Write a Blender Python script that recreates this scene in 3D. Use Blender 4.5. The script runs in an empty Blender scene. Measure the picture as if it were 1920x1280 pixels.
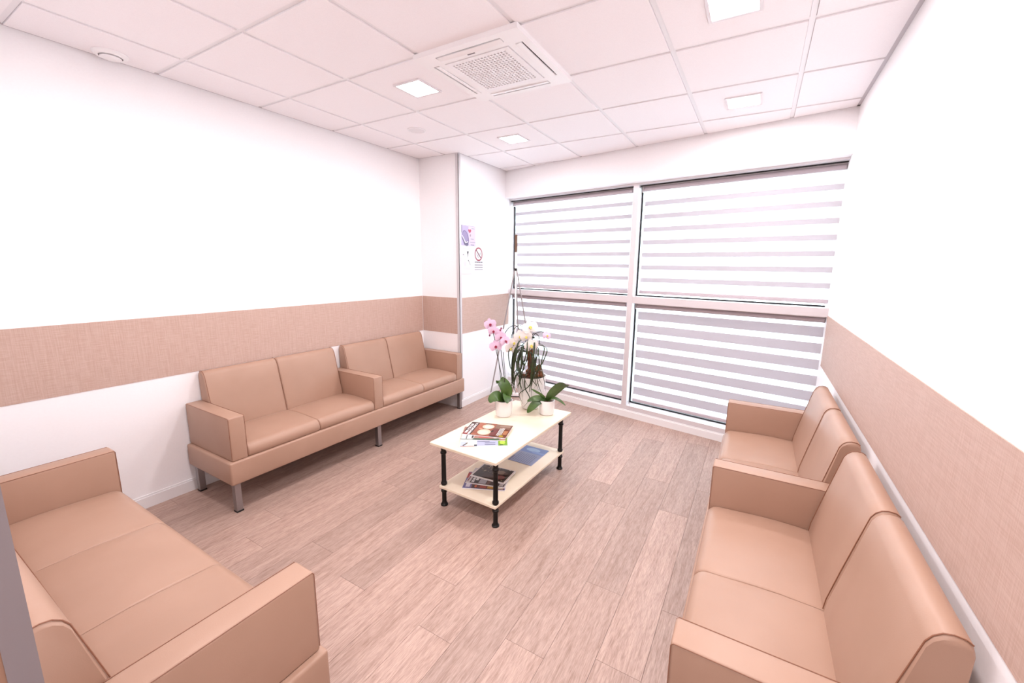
import bpy, bmesh, math, random
from mathutils import Vector, Matrix
random.seed(7)
C = bpy.context.scene.collection
S = bpy.context.scene
PI = math.pi

# ------------------------------------------------------------------ camera, world, lights, exposure
cam = bpy.data.cameras.new('camera'); co = bpy.data.objects.new('camera', cam); C.objects.link(co)
yaw, pitch, roll = -.5229, -.1756, .0126
fw = Vector((math.sin(yaw)*math.cos(pitch), math.cos(yaw)*math.cos(pitch), math.sin(pitch)))
r0 = Vector((math.cos(yaw), -math.sin(yaw), 0)); u0 = r0.cross(fw)
rr = math.cos(roll)*r0 + math.sin(roll)*u0; uu = -math.sin(roll)*r0 + math.cos(roll)*u0
co.matrix_world = Matrix(((rr.x, uu.x, -fw.x, 1.7063), (rr.y, uu.y, -fw.y, -1.8478), (rr.z, uu.z, -fw.z, 1.5706), (0, 0, 0, 1)))
cam.sensor_width = 36; cam.lens = 770.4584/1920*36; cam.clip_start = .01
cam.shift_x = -12.7171/1920; cam.shift_y = -5.4016/1920
S.camera = co
S.view_settings.view_transform = 'Standard'; S.view_settings.look = 'None'
S.view_settings.gamma = 1; S.view_settings.use_curve_mapping = False
S.view_settings.exposure = .87
W = bpy.data.worlds.new('daylight'); S.world = W; W.use_nodes = True
bg = W.node_tree.nodes['Background']; bg.inputs[0].default_value = (.84, .92, 1, 1); bg.inputs[1].default_value = 5.6
LAMP_NEAR = 8.6        # the two lamps nearest the doorway are turned up
LAMP_W = 7.0            # watts of every LED ceiling lamp
LAMP_COL = (1, .952, .975)
DIFF = 6.0
H = 2.685                # ceiling height
def lamp(x, y, z, w, size, name='led_light', col=LAMP_COL):
    l = bpy.data.lights.new(name, 'AREA'); l.energy = w; l.size = size; l.color = col
    o = bpy.data.objects.new(name, l); C.objects.link(o); o.location = (x, y, z); return o
ROOM_LAMPS = [(-.3, .3), (-.3, 1.5), (1.5, .3), (1.5, 1.5), (-.3, -.9), (1.5, -.9)]
for (x, y) in ROOM_LAMPS: lamp(x, y, H-.022, LAMP_W if y > 0 else LAMP_NEAR, .165)
CORRIDOR_FILL = [(1.5, -2.5)]  # added, unseen lamp: fill light coming through the doorway
for (x, y) in CORRIDOR_FILL: lamp(x, y, H-.03, 6, .5, 'corridor_fill_light')

# ------------------------------------------------------------------ materials
def lin(c):
    if isinstance(c, str): c = [int(c[i:i+2], 16)/255 for i in (0, 2, 4)]
    return tuple(v/12.92 if v <= .04045 else ((v+.055)/1.055)**2.4 for v in c) + (1,)
def mat(name, c, rough=.5, metal=0, **kw):
    m = bpy.data.materials.new(name); m.use_nodes = True; b = m.node_tree.nodes['Principled BSDF']
    b.inputs['Base Color'].default_value = lin(c); b.inputs['Roughness'].default_value = rough; b.inputs['Metallic'].default_value = metal
    for k, v in kw.items(): b.inputs[k.replace('_', ' ')].default_value = v
    return m
def N(m, t, **kw):
    n = m.node_tree.nodes.new(t)
    for k, v in kw.items(): setattr(n, k, v)
    return n
def L(m, a, b): m.node_tree.links.new(a, b)
def P(m): return m.node_tree.nodes['Principled BSDF']
def bump(m, src, strength, dist=.001):
    b = N(m, 'ShaderNodeBump'); b.inputs['Strength'].default_value = strength; b.inputs['Distance'].default_value = dist
    L(m, src, b.inputs['Height']); L(m, b.outputs[0], P(m).inputs['Normal'])
def noise_on(m, scale, c1, c2, vec=None, detail=3, lo=.35, hi=.65, stretch=None):
    tc = N(m, 'ShaderNodeTexCoord'); n = N(m, 'ShaderNodeTexNoise'); n.inputs['Scale'].default_value = scale; n.inputs['Detail'].default_value = detail
    src = tc.outputs['Object']
    if stretch:
        mp = N(m, 'ShaderNodeMapping'); mp.inputs['Scale'].default_value = stretch; L(m, src, mp.inputs[0]); src = mp.outputs[0]
    L(m, src, n.inputs[0])
    r = N(m, 'ShaderNodeValToRGB'); r.color_ramp.elements[0].color = lin(c1); r.color_ramp.elements[1].color = lin(c2)
    r.color_ramp.elements[0].position = lo; r.color_ramp.elements[1].position = hi
    L(m, n.outputs[0], r.inputs[0]); L(m, r.outputs[0], P(m).inputs['Base Color'])
    return n
M = {}
M['wall'] = mat('wall_paint', 'fbf8f9', .6); n_ = noise_on(M['wall'], 90, 'faf7f8', 'fcf9fa'); bump(M['wall'], n_.outputs[0], .08)
M['tile'] = mat('ceiling_tile_white', 'f8f5f5', .85); n_ = noise_on(M['tile'], 260, 'f9f4f6', 'fdf8fa'); bump(M['tile'], n_.outputs[0], .15)
M['tbar'] = mat('tbar_enamel', 'f2eff1', .5)
M['angle'] = mat('perimeter_trim_grey', 'cdc6ca', .5)
M['base'] = mat('baseboard_white', 'f3f0f0', .4)
M['guard'] = mat('grey_vinyl_guard', 'cfcacc', .45)
M['alu'] = mat('satin_aluminium', 'd0c8c8', .32, .55)
M['lacquer'] = mat('window_frame_lacquer', 'ddd6d8', .35, .15)
M['steel'] = mat('satin_steel', '9a9494', .3, .8)
M['black'] = mat('black_rubber', '101012', .6)
M['iron'] = mat('black_cast_iron', '0e0c0b', .38, .3)
M['plast'] = mat('white_plastic', 'faf7f8', .4)
M['plast2'] = mat('white_plastic_grille', 'f7f4f6', .45)
M['dark'] = mat('dark_void', '070606', .8)
M['ivory'] = mat('ivory_laminate', 'fbf0e2', .32); noise_on(M['ivory'], 5, 'e8d8c0', 'eee1cb')
M['ivory_edge'] = mat('ivory_edge_band', 'eedccd', .45)
M['paper'] = mat('paper_white', 'f6f3f4', .6)
M['page'] = mat('page_edges', 'e9e2dd', .7)
M['pot'] = mat('glazed_white_pot', 'f4f0ef', .18, 0, Coat_Weight=.4)
M['soil'] = mat('bark_soil', '3a2318', .9); n_ = noise_on(M['soil'], 90, '24150d', '5a3624'); bump(M['soil'], n_.outputs[0], 1, .01)
M['trunk'] = mat('brown_trunk', '6a3a22', .85); n_ = noise_on(M['trunk'], 40, '43220f', '8a5232', stretch=(1, 1, .3)); bump(M['trunk'], n_.outputs[0], .9, .006)
M['leaf'] = mat('glossy_leaf', '3d5a22', .32); noise_on(M['leaf'], 12, '2f4a1a', '4d6a2b')
M['strand'] = mat('dark_green_strand', '26331a', .45); noise_on(M['strand'], 18, '1c2613', '35431f')
M['stem'] = mat('flower_stem', '2d2a1c', .5)
M['pinkp'] = mat('pink_petal', 'eccbe2', .5); M['whitep'] = mat('white_petal', 'f0e7e2', .5)
for k_ in ('pinkp', 'whitep'): P(M[k_]).inputs['Subsurface Weight'].default_value = .25; P(M[k_]).inputs['Subsurface Radius'].default_value = (.01, .008, .008)
M['lipr'] = mat('magenta_lip', '8f0f38', .45); M['lipy'] = mat('yellow_lip', 'd8c85a', .45)
M['easel'] = mat('grey_easel_tube', 'a39a99', .4, .2)
M['wood_grip'] = mat('brown_wood_grip', '6b4a36', .5)
M['tan_lam'] = mat('tan_laminate', '9a7560', .5)
M['jamb'] = mat('grey_jamb_paint', '857a7c', .5)

# leather
m = M['leather'] = mat('tan_leatherette', 'b08d79', .42)
n_ = noise_on(m, 3.0, 'ad8a76', 'b3907c'); tc = N(m, 'ShaderNodeTexCoord')
v = N(m, 'ShaderNodeTexVoronoi'); v.inputs['Scale'].default_value = 420; L(m, tc.outputs['Object'], v.inputs['Vector']); bump(m, v.outputs['Distance'], .12, .0006)
P(m).inputs['Specular IOR Level'].default_value = .42
M['piping'] = mat('leatherette_seam', '8f6049', .5)
# woven wall band
m = M['band'] = mat('woven_wall_covering', 'c9aa9b', .6)
tc = N(m, 'ShaderNodeTexCoord')
outs = []
for st in ((14, 14, 260), (260, 260, 10)):
    mp = N(m, 'ShaderNodeMapping'); mp.inputs['Scale'].default_value = st; L(m, tc.outputs['Object'], mp.inputs[0])
    q = N(m, 'ShaderNodeTexNoise'); q.inputs['Scale'].default_value = 1; q.inputs['Detail'].default_value = 3; L(m, mp.outputs[0], q.inputs[0]); outs.append(q.outputs[0])
ad = N(m, 'ShaderNodeMath', operation='ADD'); L(m, outs[0], ad.inputs[0]); L(m, outs[1], ad.inputs[1])
r = N(m, 'ShaderNodeValToRGB'); r.color_ramp.elements[0].position = .40; r.color_ramp.elements[1].position = .62
r.color_ramp.elements[0].color = lin('be9f90'); r.color_ramp.elements[1].color = lin('cbafa2')
hf = N(m, 'ShaderNodeMath', operation='MULTIPLY'); hf.inputs[1].default_value = .5; L(m, ad.outputs[0], hf.inputs[0])
L(m, hf.outputs[0], r.inputs[0]); L(m, r.outputs[0], P(m).inputs['Base Color']); bump(m, hf.outputs[0], .25, .001)
# vinyl planks: grain along local Y, shifted per plank
m = M['plank'] = mat('oak_vinyl_plank', 'c9a798', .42)
tc = N(m, 'ShaderNodeTexCoord'); oi = N(m, 'ShaderNodeObjectInfo')
sc = N(m, 'ShaderNodeVectorMath', operation='SCALE'); sc.inputs['Scale'].default_value = 37.0
cb = N(m, 'ShaderNodeCombineXYZ'); L(m, oi.outputs['Random'], cb.inputs[0]); L(m, oi.outputs['Random'], cb.inputs[1]); L(m, cb.outputs[0], sc.inputs[0])
av = N(m, 'ShaderNodeVectorMath', operation='ADD'); L(m, tc.outputs['Object'], av.inputs[0]); L(m, sc.outputs[0], av.inputs[1])
def grain(scale, det, dist=0.0):
    mp = N(m, 'ShaderNodeMapping'); mp.inputs['Scale'].default_value = scale; L(m, av.outputs[0], mp.inputs[0])
    q = N(m, 'ShaderNodeTexNoise'); q.inputs['Scale'].default_value = 1; q.inputs['Detail'].default_value = det; q.inputs['Distortion'].default_value = dist
    q.inputs['Roughness'].default_value = .6
    L(m, mp.outputs[0], q.inputs[0]); return q.outputs[0]
g1, g2, g3, g4 = grain((70, 4.5, 1), 6, 1.2), grain((9, .9, 1), 4, 1.6), grain((300, 22, 1), 3, .3), grain((26, 2.2, 1), 4, 2.5)
def ramp(src, p0, p1, c0, c1):
    r = N(m, 'ShaderNodeValToRGB'); e = r.color_ramp.elements; e[0].position = p0; e[1].position = p1; e[0].color = lin(c0); e[1].color = lin(c1); L(m, src, r.inputs[0]); return r.outputs[0]
def mix(fac, a, b, mode='MIX'):
    x = N(m, 'ShaderNodeMix', data_type='RGBA', blend_type=mode)
    if isinstance(fac, float): x.inputs[0].default_value = fac
    else: L(m, fac, x.inputs[0])
    L(m, a, x.inputs[6]); L(m, b, x.inputs[7]); return x.outputs[2]
ca = ramp(g1, .34, .62, '84665a', 'c2a497'); cbb = ramp(g2, .30, .70, '917261', 'c9aea1'); cc = ramp(g3, .34, .60, '76564a', 'c2a598'); cd = ramp(g4, .34, .56, '7f5d4e', 'c3a799')
x1 = mix(.45, ca, cbb); x1 = mix(.36, x1, cd); x2 = mix(.36, x1, cc)
hsv = N(m, 'ShaderNodeHueSaturation'); mr = N(m, 'ShaderNodeMapRange'); mr.inputs[3].default_value = .90; mr.inputs[4].default_value = 1.14
L(m, oi.outputs['Random'], mr.inputs[0]); L(m, mr.outputs[0], hsv.inputs['Value']); L(m, x2, hsv.inputs['Color']); L(m, hsv.outputs[0], P(m).inputs['Base Color'])
bump(m, g1, .12, .0008)
M['subfloor'] = mat('dark_plank_joint', '6b5147', .9)
# translucent blind fabrics
def fabric(name, c, trans, clear):
    m = bpy.data.materials.new(name); m.use_nodes = True; nt = m.node_tree; nt.nodes.remove(P(m))
    out = nt.nodes['Material Output']
    d = N(m, 'ShaderNodeBsdfDiffuse'); d.inputs[0].default_value = lin(c); t = N(m, 'ShaderNodeBsdfTranslucent'); t.inputs[0].default_value = lin(c)
    a = N(m, 'ShaderNodeMixShader'); a.inputs[0].default_value = trans; L(m, d.outputs[0], a.inputs[1]); L(m, t.outputs[0], a.inputs[2])
    tr = N(m, 'ShaderNodeBsdfTransparent'); b = N(m, 'ShaderNodeMixShader'); b.inputs[0].default_value = clear
    L(m, a.outputs[0], b.inputs[1]); L(m, tr.outputs[0], b.inputs[2]); L(m, b.outputs[0], out.inputs[0]); return m
M['sheer'] = fabric('sheer_blind_fabric', 'f7f8fb', .6, .45)
M['opaque'] = fabric('dense_blind_fabric', 'd0cace', .36, 0)
m = M['glass'] = bpy.data.materials.new('window_glass'); m.use_nodes = True; m.node_tree.nodes.remove(P(m))
tr = N(m, 'ShaderNodeBsdfTransparent'); tr.inputs[0].default_value = (.93, .97, .97, 1); gl = N(m, 'ShaderNodeBsdfGlossy'); gl.inputs['Roughness'].default_value = .02
fr = N(m, 'ShaderNodeFresnel'); fr.inputs[0].default_value = 1.45; mx = N(m, 'ShaderNodeMixShader')
L(m, fr.outputs[0], mx.inputs[0]); L(m, tr.outputs[0], mx.inputs[1]); L(m, gl.outputs[0], mx.inputs[2]); L(m, mx.outputs[0], m.node_tree.nodes['Material Output'].inputs[0])
M['diffuser'] = mat('lamp_diffuser', 'ffffff', .5); P(M['diffuser']).inputs['Emission Color'].default_value = (1, .97, .95, 1); P(M['diffuser']).inputs['Emission Strength'].default_value = DIFF
_flat = {}
def flat(c, rough=.35):
    if c not in _flat:
        _flat[c] = mat('print_'+c, c, rough)
        P(_flat[c]).inputs['Base Color'].default_value = tuple(.8*v**1.22 for v in lin(c)[:3])+(1,)   # printed inks
    return _flat[c]

# ------------------------------------------------------------------ mesh helpers
def obj(name, bm, m, parent=None, smooth=None, bvl=None):
    me = bpy.data.meshes.new(name); bmesh.ops.recalc_face_normals(bm, faces=bm.faces[:]) ; bm.to_mesh(me); bm.free()
    for x in (m if isinstance(m, (list, tuple)) else [m]): me.materials.append(x)
    o = bpy.data.objects.new(name, me); C.objects.link(o)
    if parent: o.parent = parent
    if smooth:
        for p in me.polygons: p.use_smooth = True
        me.set_sharp_from_angle(angle=math.radians(smooth))
    return o
def thing(name, label, cat, loc=(0, 0, 0), rz=0, group=None):
    o = bpy.data.objects.new(name, None); C.objects.link(o); o.location = loc; o.rotation_euler = (0, 0, rz); o.empty_display_size = .1
    return tag(o, label, cat, group)
def tag(o, label, cat, group=None):
    o['label'] = label; o['category'] = cat
    if group: o['group'] = group
    return o
def struct(o, label=None):
    o['kind'] = 'structure'
    if label: o['label'] = label
    return o
def B(bm, x0, x1, y0, y1, z0, z1, r=0, seg=2, rot=None):
    M4 = Matrix.Translation(((x0+x1)/2, (y0+y1)/2, (z0+z1)/2)) @ Matrix.Diagonal((abs(x1-x0), abs(y1-y0), abs(z1-z0), 1))
    if rot is not None: M4 = rot @ M4
    vs = bmesh.ops.create_cube(bm, size=1, matrix=M4)['verts']
    if r:
        es = list({e for v_ in vs for e in v_.link_edges})
        bmesh.ops.bevel(bm, geom=es, offset=r, segments=seg, affect='EDGES', profile=.5, clamp_overlap=True)
    return bm
def box(*a, **k): return B(bmesh.new(), *a, **k)
def prism(bm, pts, z0, z1):
    a = [bm.verts.new((x, y, z0)) for x, y in pts]; b = [bm.verts.new((x, y, z1)) for x, y in pts]; n = len(pts)
    bm.faces.new(a[::-1]); bm.faces.new(b)
    for i in range(n): bm.faces.new((a[i], a[(i+1) % n], b[(i+1) % n], b[i]))
    return bm
def clip(pts, a, b, c):          # keep a*x+b*y<=c
    out = []
    for i in range(len(pts)):
        p, q = pts[i], pts[(i+1) % len(pts)]; dp, dq = a*p[0]+b*p[1]-c, a*q[0]+b*q[1]-c
        if dp <= 1e-9: out.append(p)
        if (dp < -1e-9 and dq > 1e-9) or (dp > 1e-9 and dq < -1e-9):
            t = dp/(dp-dq); out.append((p[0]+t*(q[0]-p[0]), p[1]+t*(q[1]-p[1])))
    return out
def area(p): return abs(sum(p[i][0]*p[(i+1) % len(p)][1]-p[(i+1) % len(p)][0]*p[i][1] for i in range(len(p))))/2 if len(p) > 2 else 0
def lathe(bm, prof, seg=24, x=0, y=0, z=0, cap=True):
    rings = []
    for r_, h in prof: rings.append([bm.verts.new((x+r_*math.cos(2*PI*i/seg), y+r_*math.sin(2*PI*i/seg), z+h)) for i in range(seg)])
    for a, b in zip(rings, rings[1:]):
        for i in range(seg): bm.faces.new((a[i], a[(i+1) % seg], b[(i+1) % seg], b[i]))
    if cap: bm.faces.new(rings[0][::-1]); bm.faces.new(rings[-1])
    return bm
def tube(bm, pts, rad, seg=6, closed=False):
    pts = [Vector(p) for p in pts]; n = len(pts); rings = []; prev = None
    for i, p in enumerate(pts):
        a = pts[i-1] if (i or closed) else p; b = pts[(i+1) % n] if (i < n-1 or closed) else p
        t = (b-a).normalized(); ref = prev if prev else (Vector((0, 0, 1)) if abs(t.z) < .9 else Vector((1, 0, 0)))
        s = (ref - t*ref.dot(t)).normalized(); w = t.cross(s); prev = s
        R_ = rad[i] if isinstance(rad, (list, tuple)) else rad
        rings.append([bm.verts.new(p + (s*math.cos(2*PI*k/seg) + w*math.sin(2*PI*k/seg))*R_) for k in range(seg)])
    for i in range(n if closed else n-1):
        a, b = rings[i], rings[(i+1) % n]
        for k in range(seg): bm.faces.new((a[k], a[(k+1) % seg], b[(k+1) % seg], b[k]))
    if not closed: bm.faces.new(rings[0][::-1]); bm.faces.new(rings[-1])
    return bm
def spline(pts, n=8):
    pts = [Vector(p) for p in pts]; out = []
    for i in range(len(pts)-1):
        p0 = pts[max(i-1, 0)]; p1, p2 = pts[i], pts[i+1]; p3 = pts[min(i+2, len(pts)-1)]
        for k in range(n):
            t = k/n; out.append(.5*((2*p1)+(p2-p0)*t+(2*p0-5*p1+4*p2-p3)*t*t+(3*p1-p0-3*p2+p3)*t**3))
    return out+[pts[-1]]
def blade(bm, pts, width, thick=.0012, side=None, fold=.25, taper=None):
    """leaf / petal / strap: closed four-sided section along a curve"""
    n = len(pts); rings = []
    for i, p in enumerate(pts):
        t = (pts[min(i+1, n-1)]-pts[max(i-1, 0)]).normalized()
        s = side if side is not None else t.cross(Vector((0, 0, 1)))
        s = s - t*s.dot(t)
        s = s.normalized() if s.length > 1e-4 else Vector((1, 0, 0)); up = s.cross(t).normalized()
        f = i/(n-1); w = width*(taper(f) if taper else max(.06, math.sin(PI*min(1, f*.93+.07))**.7))/2
        th = thick
        rings.append([bm.verts.new(q) for q in (p-s*w+up*w*fold, p+up*th, p+s*w+up*w*fold, p-up*th)])
    for a, b in zip(rings, rings[1:]):
        for k in range(4): bm.faces.new((a[k], a[(k+1) % 4], b[(k+1) % 4], b[k]))
    bm.faces.new(rings[0][::-1]); bm.faces.new(rings[-1]); return bm
def plate(bm, xs, ys, holes, z0, z1):
    """flat plate on a grid of lines with some cells left open"""
    nx, ny = len(xs)-1, len(ys)-1
    V = [{}, {}]
    def vv(i, j, k):
        if (i, j) not in V[k]: V[k][(i, j)] = bm.verts.new((xs[i], ys[j], (z0, z1)[k]))
        return V[k][(i, j)]
    solid = lambda i, j: 0 <= i < nx and 0 <= j < ny and (i, j) not in holes
    for i in range(nx):
        for j in range(ny):
            if not solid(i, j): continue
            for k in (0, 1): bm.faces.new([vv(i, j, k), vv(i+1, j, k), vv(i+1, j+1, k), vv(i, j+1, k)])
            for (di, dj, e) in ((-1, 0, ((i, j), (i, j+1))), (1, 0, ((i+1, j), (i+1, j+1))), (0, -1, ((i, j), (i+1, j))), (0, 1, ((i, j+1), (i+1, j+1)))):
                if not solid(i+di, j+dj): bm.faces.new([vv(*e[0], 0), vv(*e[1], 0), vv(*e[1], 1), vv(*e[0], 1)])
    return bm
def decal(name, shapes, parent, xf, lift=.0004):
    """flat print: list of (polygon, colour) in local 2d, mapped by xf(u,v,h); later shapes lie a hair higher"""
    bm = bmesh.new(); mats = []; idx = []
    for k, (poly, c) in enumerate(shapes):
        f = bm.faces.new([bm.verts.new(xf(u, v_, lift+.00006*k)) for u, v_ in poly])
        mm = flat(c)
        if mm not in mats: mats.append(mm)
        f.material_index = mats.index(mm)
    me = bpy.data.meshes.new(name); bm.to_mesh(me); bm.free()
    for x in mats: me.materials.append(x)
    o = bpy.data.objects.new(name, me); C.objects.link(o); o.parent = parent; return o
def rect(u0, v0, u1, v1): return [(u0, v0), (u1, v0), (u1, v1), (u0, v1)]
def ell(cu, cv, a, b, n=20, rot=0, s=0, e=2*PI):
    return [(cu+a*math.cos(t)*math.cos(rot)-b*math.sin(t)*math.sin(rot), cv+a*math.cos(t)*math.sin(rot)+b*math.sin(t)*math.cos(rot)) for t in [s+(e-s)*i/n for i in range(n)]]

# ------------------------------------------------------------------ room shell
XL, XQ, XR, YP, YF = -1.578, -1.045, 2.192, 1.650, -1.755
YB, SB = 2.3721, -.1812                    # back wall y = YB + SB*x (upper wall)
def yb(x, o=0): return YB+o+SB*x
SOFF = 2.374; YEND = -3.5
# back wall direction (along) and outward normal
AL = Vector((1, SB, 0)).normalized(); NO = Vector((-SB, 1, 0)).normalized()
KF = .09                                   # frame front lies this far (along y) beyond the upper wall

# floor: slab with separate planks
bm = bmesh.new(); prism(bm, [(XL-.1, YEND), (XR+.1, YEND), (XR+.1, 2.5), (XL-.1, 3.0)], -.12, -.006)
floor = struct(obj('floor', bm, M['subfloor']), 'greyish pink oak vinyl plank floor')
PW, PL, GAP = .1825, 1.22, .0012
offs = {0: -.44, 2: -.32, 3: .658, 4: -.076}
k0 = int(math.floor((XL-.37)/PW)); k1 = int(math.ceil((XR-.37)/PW))
for k in range(k0, k1):
    xa, xb = .37+k*PW, .37+(k+1)*PW
    o0 = offs.get(k, random.uniform(0, PL))
    j0 = int(math.floor((YEND-o0)/PL))
    for j in range(j0, j0+7):
        ya, yc = o0+j*PL, o0+(j+1)*PL
        q = rect(xa+GAP/2, ya+GAP/2, xb-GAP/2, yc-GAP/2)
        pieces = []
        p1 = clip(clip(clip(clip(q, -1, 0, -XL), 0, 1, YP), 1, 0, XR), 0, -1, -YF)
        p2 = clip(clip(clip(clip(q, -1, 0, -XQ), 0, -1, -YP), 1, 0, XR), -SB, 1, YB+KF-.004)
        p3 = clip(clip(clip(clip(q, -1, 0, -.845), 0, 1, YF), 1, 0, XR), 0, -1, -YEND-.3)
        pieces = [p for p in (p1, p2, p3) if area(p) > 2e-4]
        if not pieces: continue
        cx, cy = (xa+xb)/2, (ya+yc)/2
        bm = bmesh.new()
        if len(pieces) > 1 and xa > XQ and ya >= YF and False: pass
        # merge p1/p2 when the plank runs straight through
        if xa >= XQ and area(p1) > 2e-4 and area(p2) > 2e-4:
            pieces = [clip(clip(clip(clip(q, -1, 0, -XL), 1, 0, XR), 0, -1, -YF), -SB, 1, YB+KF-.004)] + ([p3] if area(p3) > 2e-4 else [])
        for p in pieces: prism(bm, [(x-cx, y-cy) for x, y in p], -.0055, 0)
        o = obj('plank', bm, M['plank'], floor); o.location = (cx, cy, 0)

# walls
def wall(name, pts, z0, z1, m=M['wall'], label=None):
    return struct(obj(name, prism(bmesh.new(), pts, z0, z1), m), label)
HT = H+.12
wall_left = wall('wall_left', [(XL-.12, YF-.1), (XL, YF-.1), (XL, YP+.05), (XL-.12, YP+.05)], -.12, HT, label='white left wall with a tan woven band')
wall_pilaster = wall('wall_pilaster', [(XL, YP), (XQ, YP), (XQ, yb(XQ, KF)), (XL, yb(XQ, KF)+.1)], -.12, HT, label='white projecting wall end left of the window')
wall_right = wall('wall_right', [(XR, YEND), (XR+.12, YEND), (XR+.12, 2.4), (XR, 2.4)], -.12, HT, label='white right wall with a tan woven band')
wall_back = wall('wall_back', [(XQ-.2, yb(XQ-.2)), (XR, yb(XR)), (XR, yb(XR, .3)), (XQ-.2, yb(XQ-.2, .3))], SOFF, HT, label='white wall strip above the window')
XJ = .845
wall_front = wall('wall_front', [(XL, YF-.09), (XJ-.004, YF-.09), (XJ-.004, YF), (XL, YF)], -.12, HT, label='white wall behind the near left sofa')
obj('lintel', prism(bmesh.new(), [(XJ-.004, YF-.09), (XR, YF-.09), (XR, YF), (XJ-.004, YF)], 2.25, HT), M['wall'], wall_front)
# corridor beyond the doorway
wc = wall('wall_corridor', [(.15, YEND), (XR, YEND), (XR, YEND-.1), (.15, YEND-.1)], -.12, HT)
obj('side_panel', prism(bmesh.new(), [(.05, YEND), (.15, YEND), (.15, YF-.09), (.05, YF-.09)], -.12, HT), M['wall'], wc)
# door frame that the camera looks past
door = bpy.data.objects.new('door_1', None); C.objects.link(door); struct(door, 'grey door frame edge at the left of the view')
obj('door_jamb', box(XJ-.02, XJ, YF-.03, YF+.001, 0, 2.25), M['jamb'], door)
obj('door_stop', box(XJ-.03, XJ-.001, YF-.095, YF-.03, 0, 2.25), M['tan_lam'], door)
# woven bands and baseboards
ZB0, ZB1 = .829, 1.221
e = .003
obj('wall_band', prism(bmesh.new(), [(XL, YF), (XL+e, YF), (XL+e, YP-.006), (XL, YP-.006)], ZB0, ZB1), M['band'], wall_left)
obj('wall_band', prism(bmesh.new(), [(XL+.006, YP-e), (XQ-.002, YP-e), (XQ-.002, YP), (XL+.006, YP)], ZB0, ZB1), M['band'], wall_pilaster)
obj('wall_band', prism(bmesh.new(), [(XQ, YP), (XQ+e, YP), (XQ+e, yb(XQ, KF)-.002), (XQ, yb(XQ, KF)-.002)], ZB0, ZB1), M['band'], wall_pilaster)
obj('wall_band', prism(bmesh.new(), [(XR-e, YEND+.1), (XR, YEND+.1), (XR, yb(XR, KF)-.01), (XR-e, yb(XR, KF)-.01)], ZB0, ZB1), M['band'], wall_right)
def baseboard(name, p, q, z1, th, side):
    p, q = Vector(p+(0,)), Vector(q+(0,)); d = (q-p).normalized(); n = Vector((-d.y, d.x, 0))*side
    bm = bmesh.new(); prism(bm, [tuple(v_)[:2] for v_ in (p, q, q+n*th, p+n*th)], 0, z1-.012)
    prism(bm, [tuple(v_)[:2] for v_ in (p, q, q+n*th*.55, p+n*th*.55)], z1-.012, z1)
    return struct(obj(name, bm, M['base']))
baseboard('baseboard_left', (XL, YF), (XL, YP), .085, .012, -1)
baseboard('baseboard_pilaster', (XL+.012, YP), (XQ+.012, YP), .085, .012, -1)
baseboard('baseboard_alcove', (XQ, YP), (XQ, yb(XQ, KF)-.012), .085, .012, -1)
baseboard('baseboard_right', (XR, YEND+.1), (XR, yb(XR, KF)-.014), .085, .012, 1)
baseboard('baseboard_back', (XQ+.012, yb(XQ, KF)-.004), (XR-.012, yb(XR, KF)-.004), .078, .013, -1)
baseboard('baseboard_front', (XL+.012, YF), (XJ-.03, YF), .085, .012, 1)
bm = bmesh.new(); B(bm, XQ-.032, XQ+.006, YP-.006, YP, .0, H-.01); B(bm, XQ, XQ+.006, YP-.006, YP+.030, .0, H-.01)
obj('corner_guard', bm, M['guard'], wall_pilaster)

# ceiling: slab + grid + tegular tiles
ceiling = struct(obj('ceiling', prism(bmesh.new(), [(XL-.1, YEND-.1), (XR+.1, YEND-.1), (XR+.1, 2.6), (XL-.1, 3.0)], H+.03, H+.12), M['wall']), 'white suspended tile ceiling')
def inside(q, g=0):
    """parts of polygon q inside the room outline, g = margin"""
    a = clip(clip(clip(clip(q, -1, 0, -(XL+g)), 0, 1, YP-g), 1, 0, XR-g), 0, -1, -(YF+g))
    a2 = clip(clip(a, -1, 0, -(XQ+g)), 0, 1, YP-g)
    b = clip(clip(clip(q, -1, 0, -(XQ+g)), 1, 0, XR-g), -SB, 1, YB-g)
    b = clip(b, 0, -1, -(YF+g))
    left = clip(a, 1, 0, XQ+g)
    return [p for p in (left, b) if area(p) > 1e-4]
def light_cell(i, j): return (.6*i+.3, .6*j+.3) in [(round(a, 3), round(b, 3)) for a, b in ROOM_LAMPS]
for i in range(-3, 4):
    for j in range(-3, 5):
        if (i, j) == (0, 0): continue
        full = rect(.6*i+.0135, .6*j+.0135, .6*i+.5865, .6*j+.5865)
        ps = inside(full, .0215)
        if not ps: continue
        cx, cy = .6*i+.3, .6*j+.3
        bm = bmesh.new()
        for p in ps: prism(bm, [(x-cx, y-cy) for x, y in p], -.006, .012)
        ps2 = inside(rect(.6*i+.003, .6*j+.003, .6*i+.597, .6*j+.597), .006)
        for p in ps2: prism(bm, [(x-cx, y-cy) for x, y in p], .0045, .014)
        o = obj('ceiling_tile', bm, M['tile'], ceiling); o.location = (cx, cy, H)
def bars(q, up=0):
    for p in inside(q, .0):
        obj('t_bar', prism(bmesh.new(), p, H+up, H+.004+up/2), M['tbar'], ceiling)
for i in range(-2, 4): bars(rect(.6*i-.012, YF, .6*i+.012, 3))
for j in range(-2, 5): bars(rect(XL, .6*j-.012, XR, .6*j+.012), .0007)
AN = .022
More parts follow.
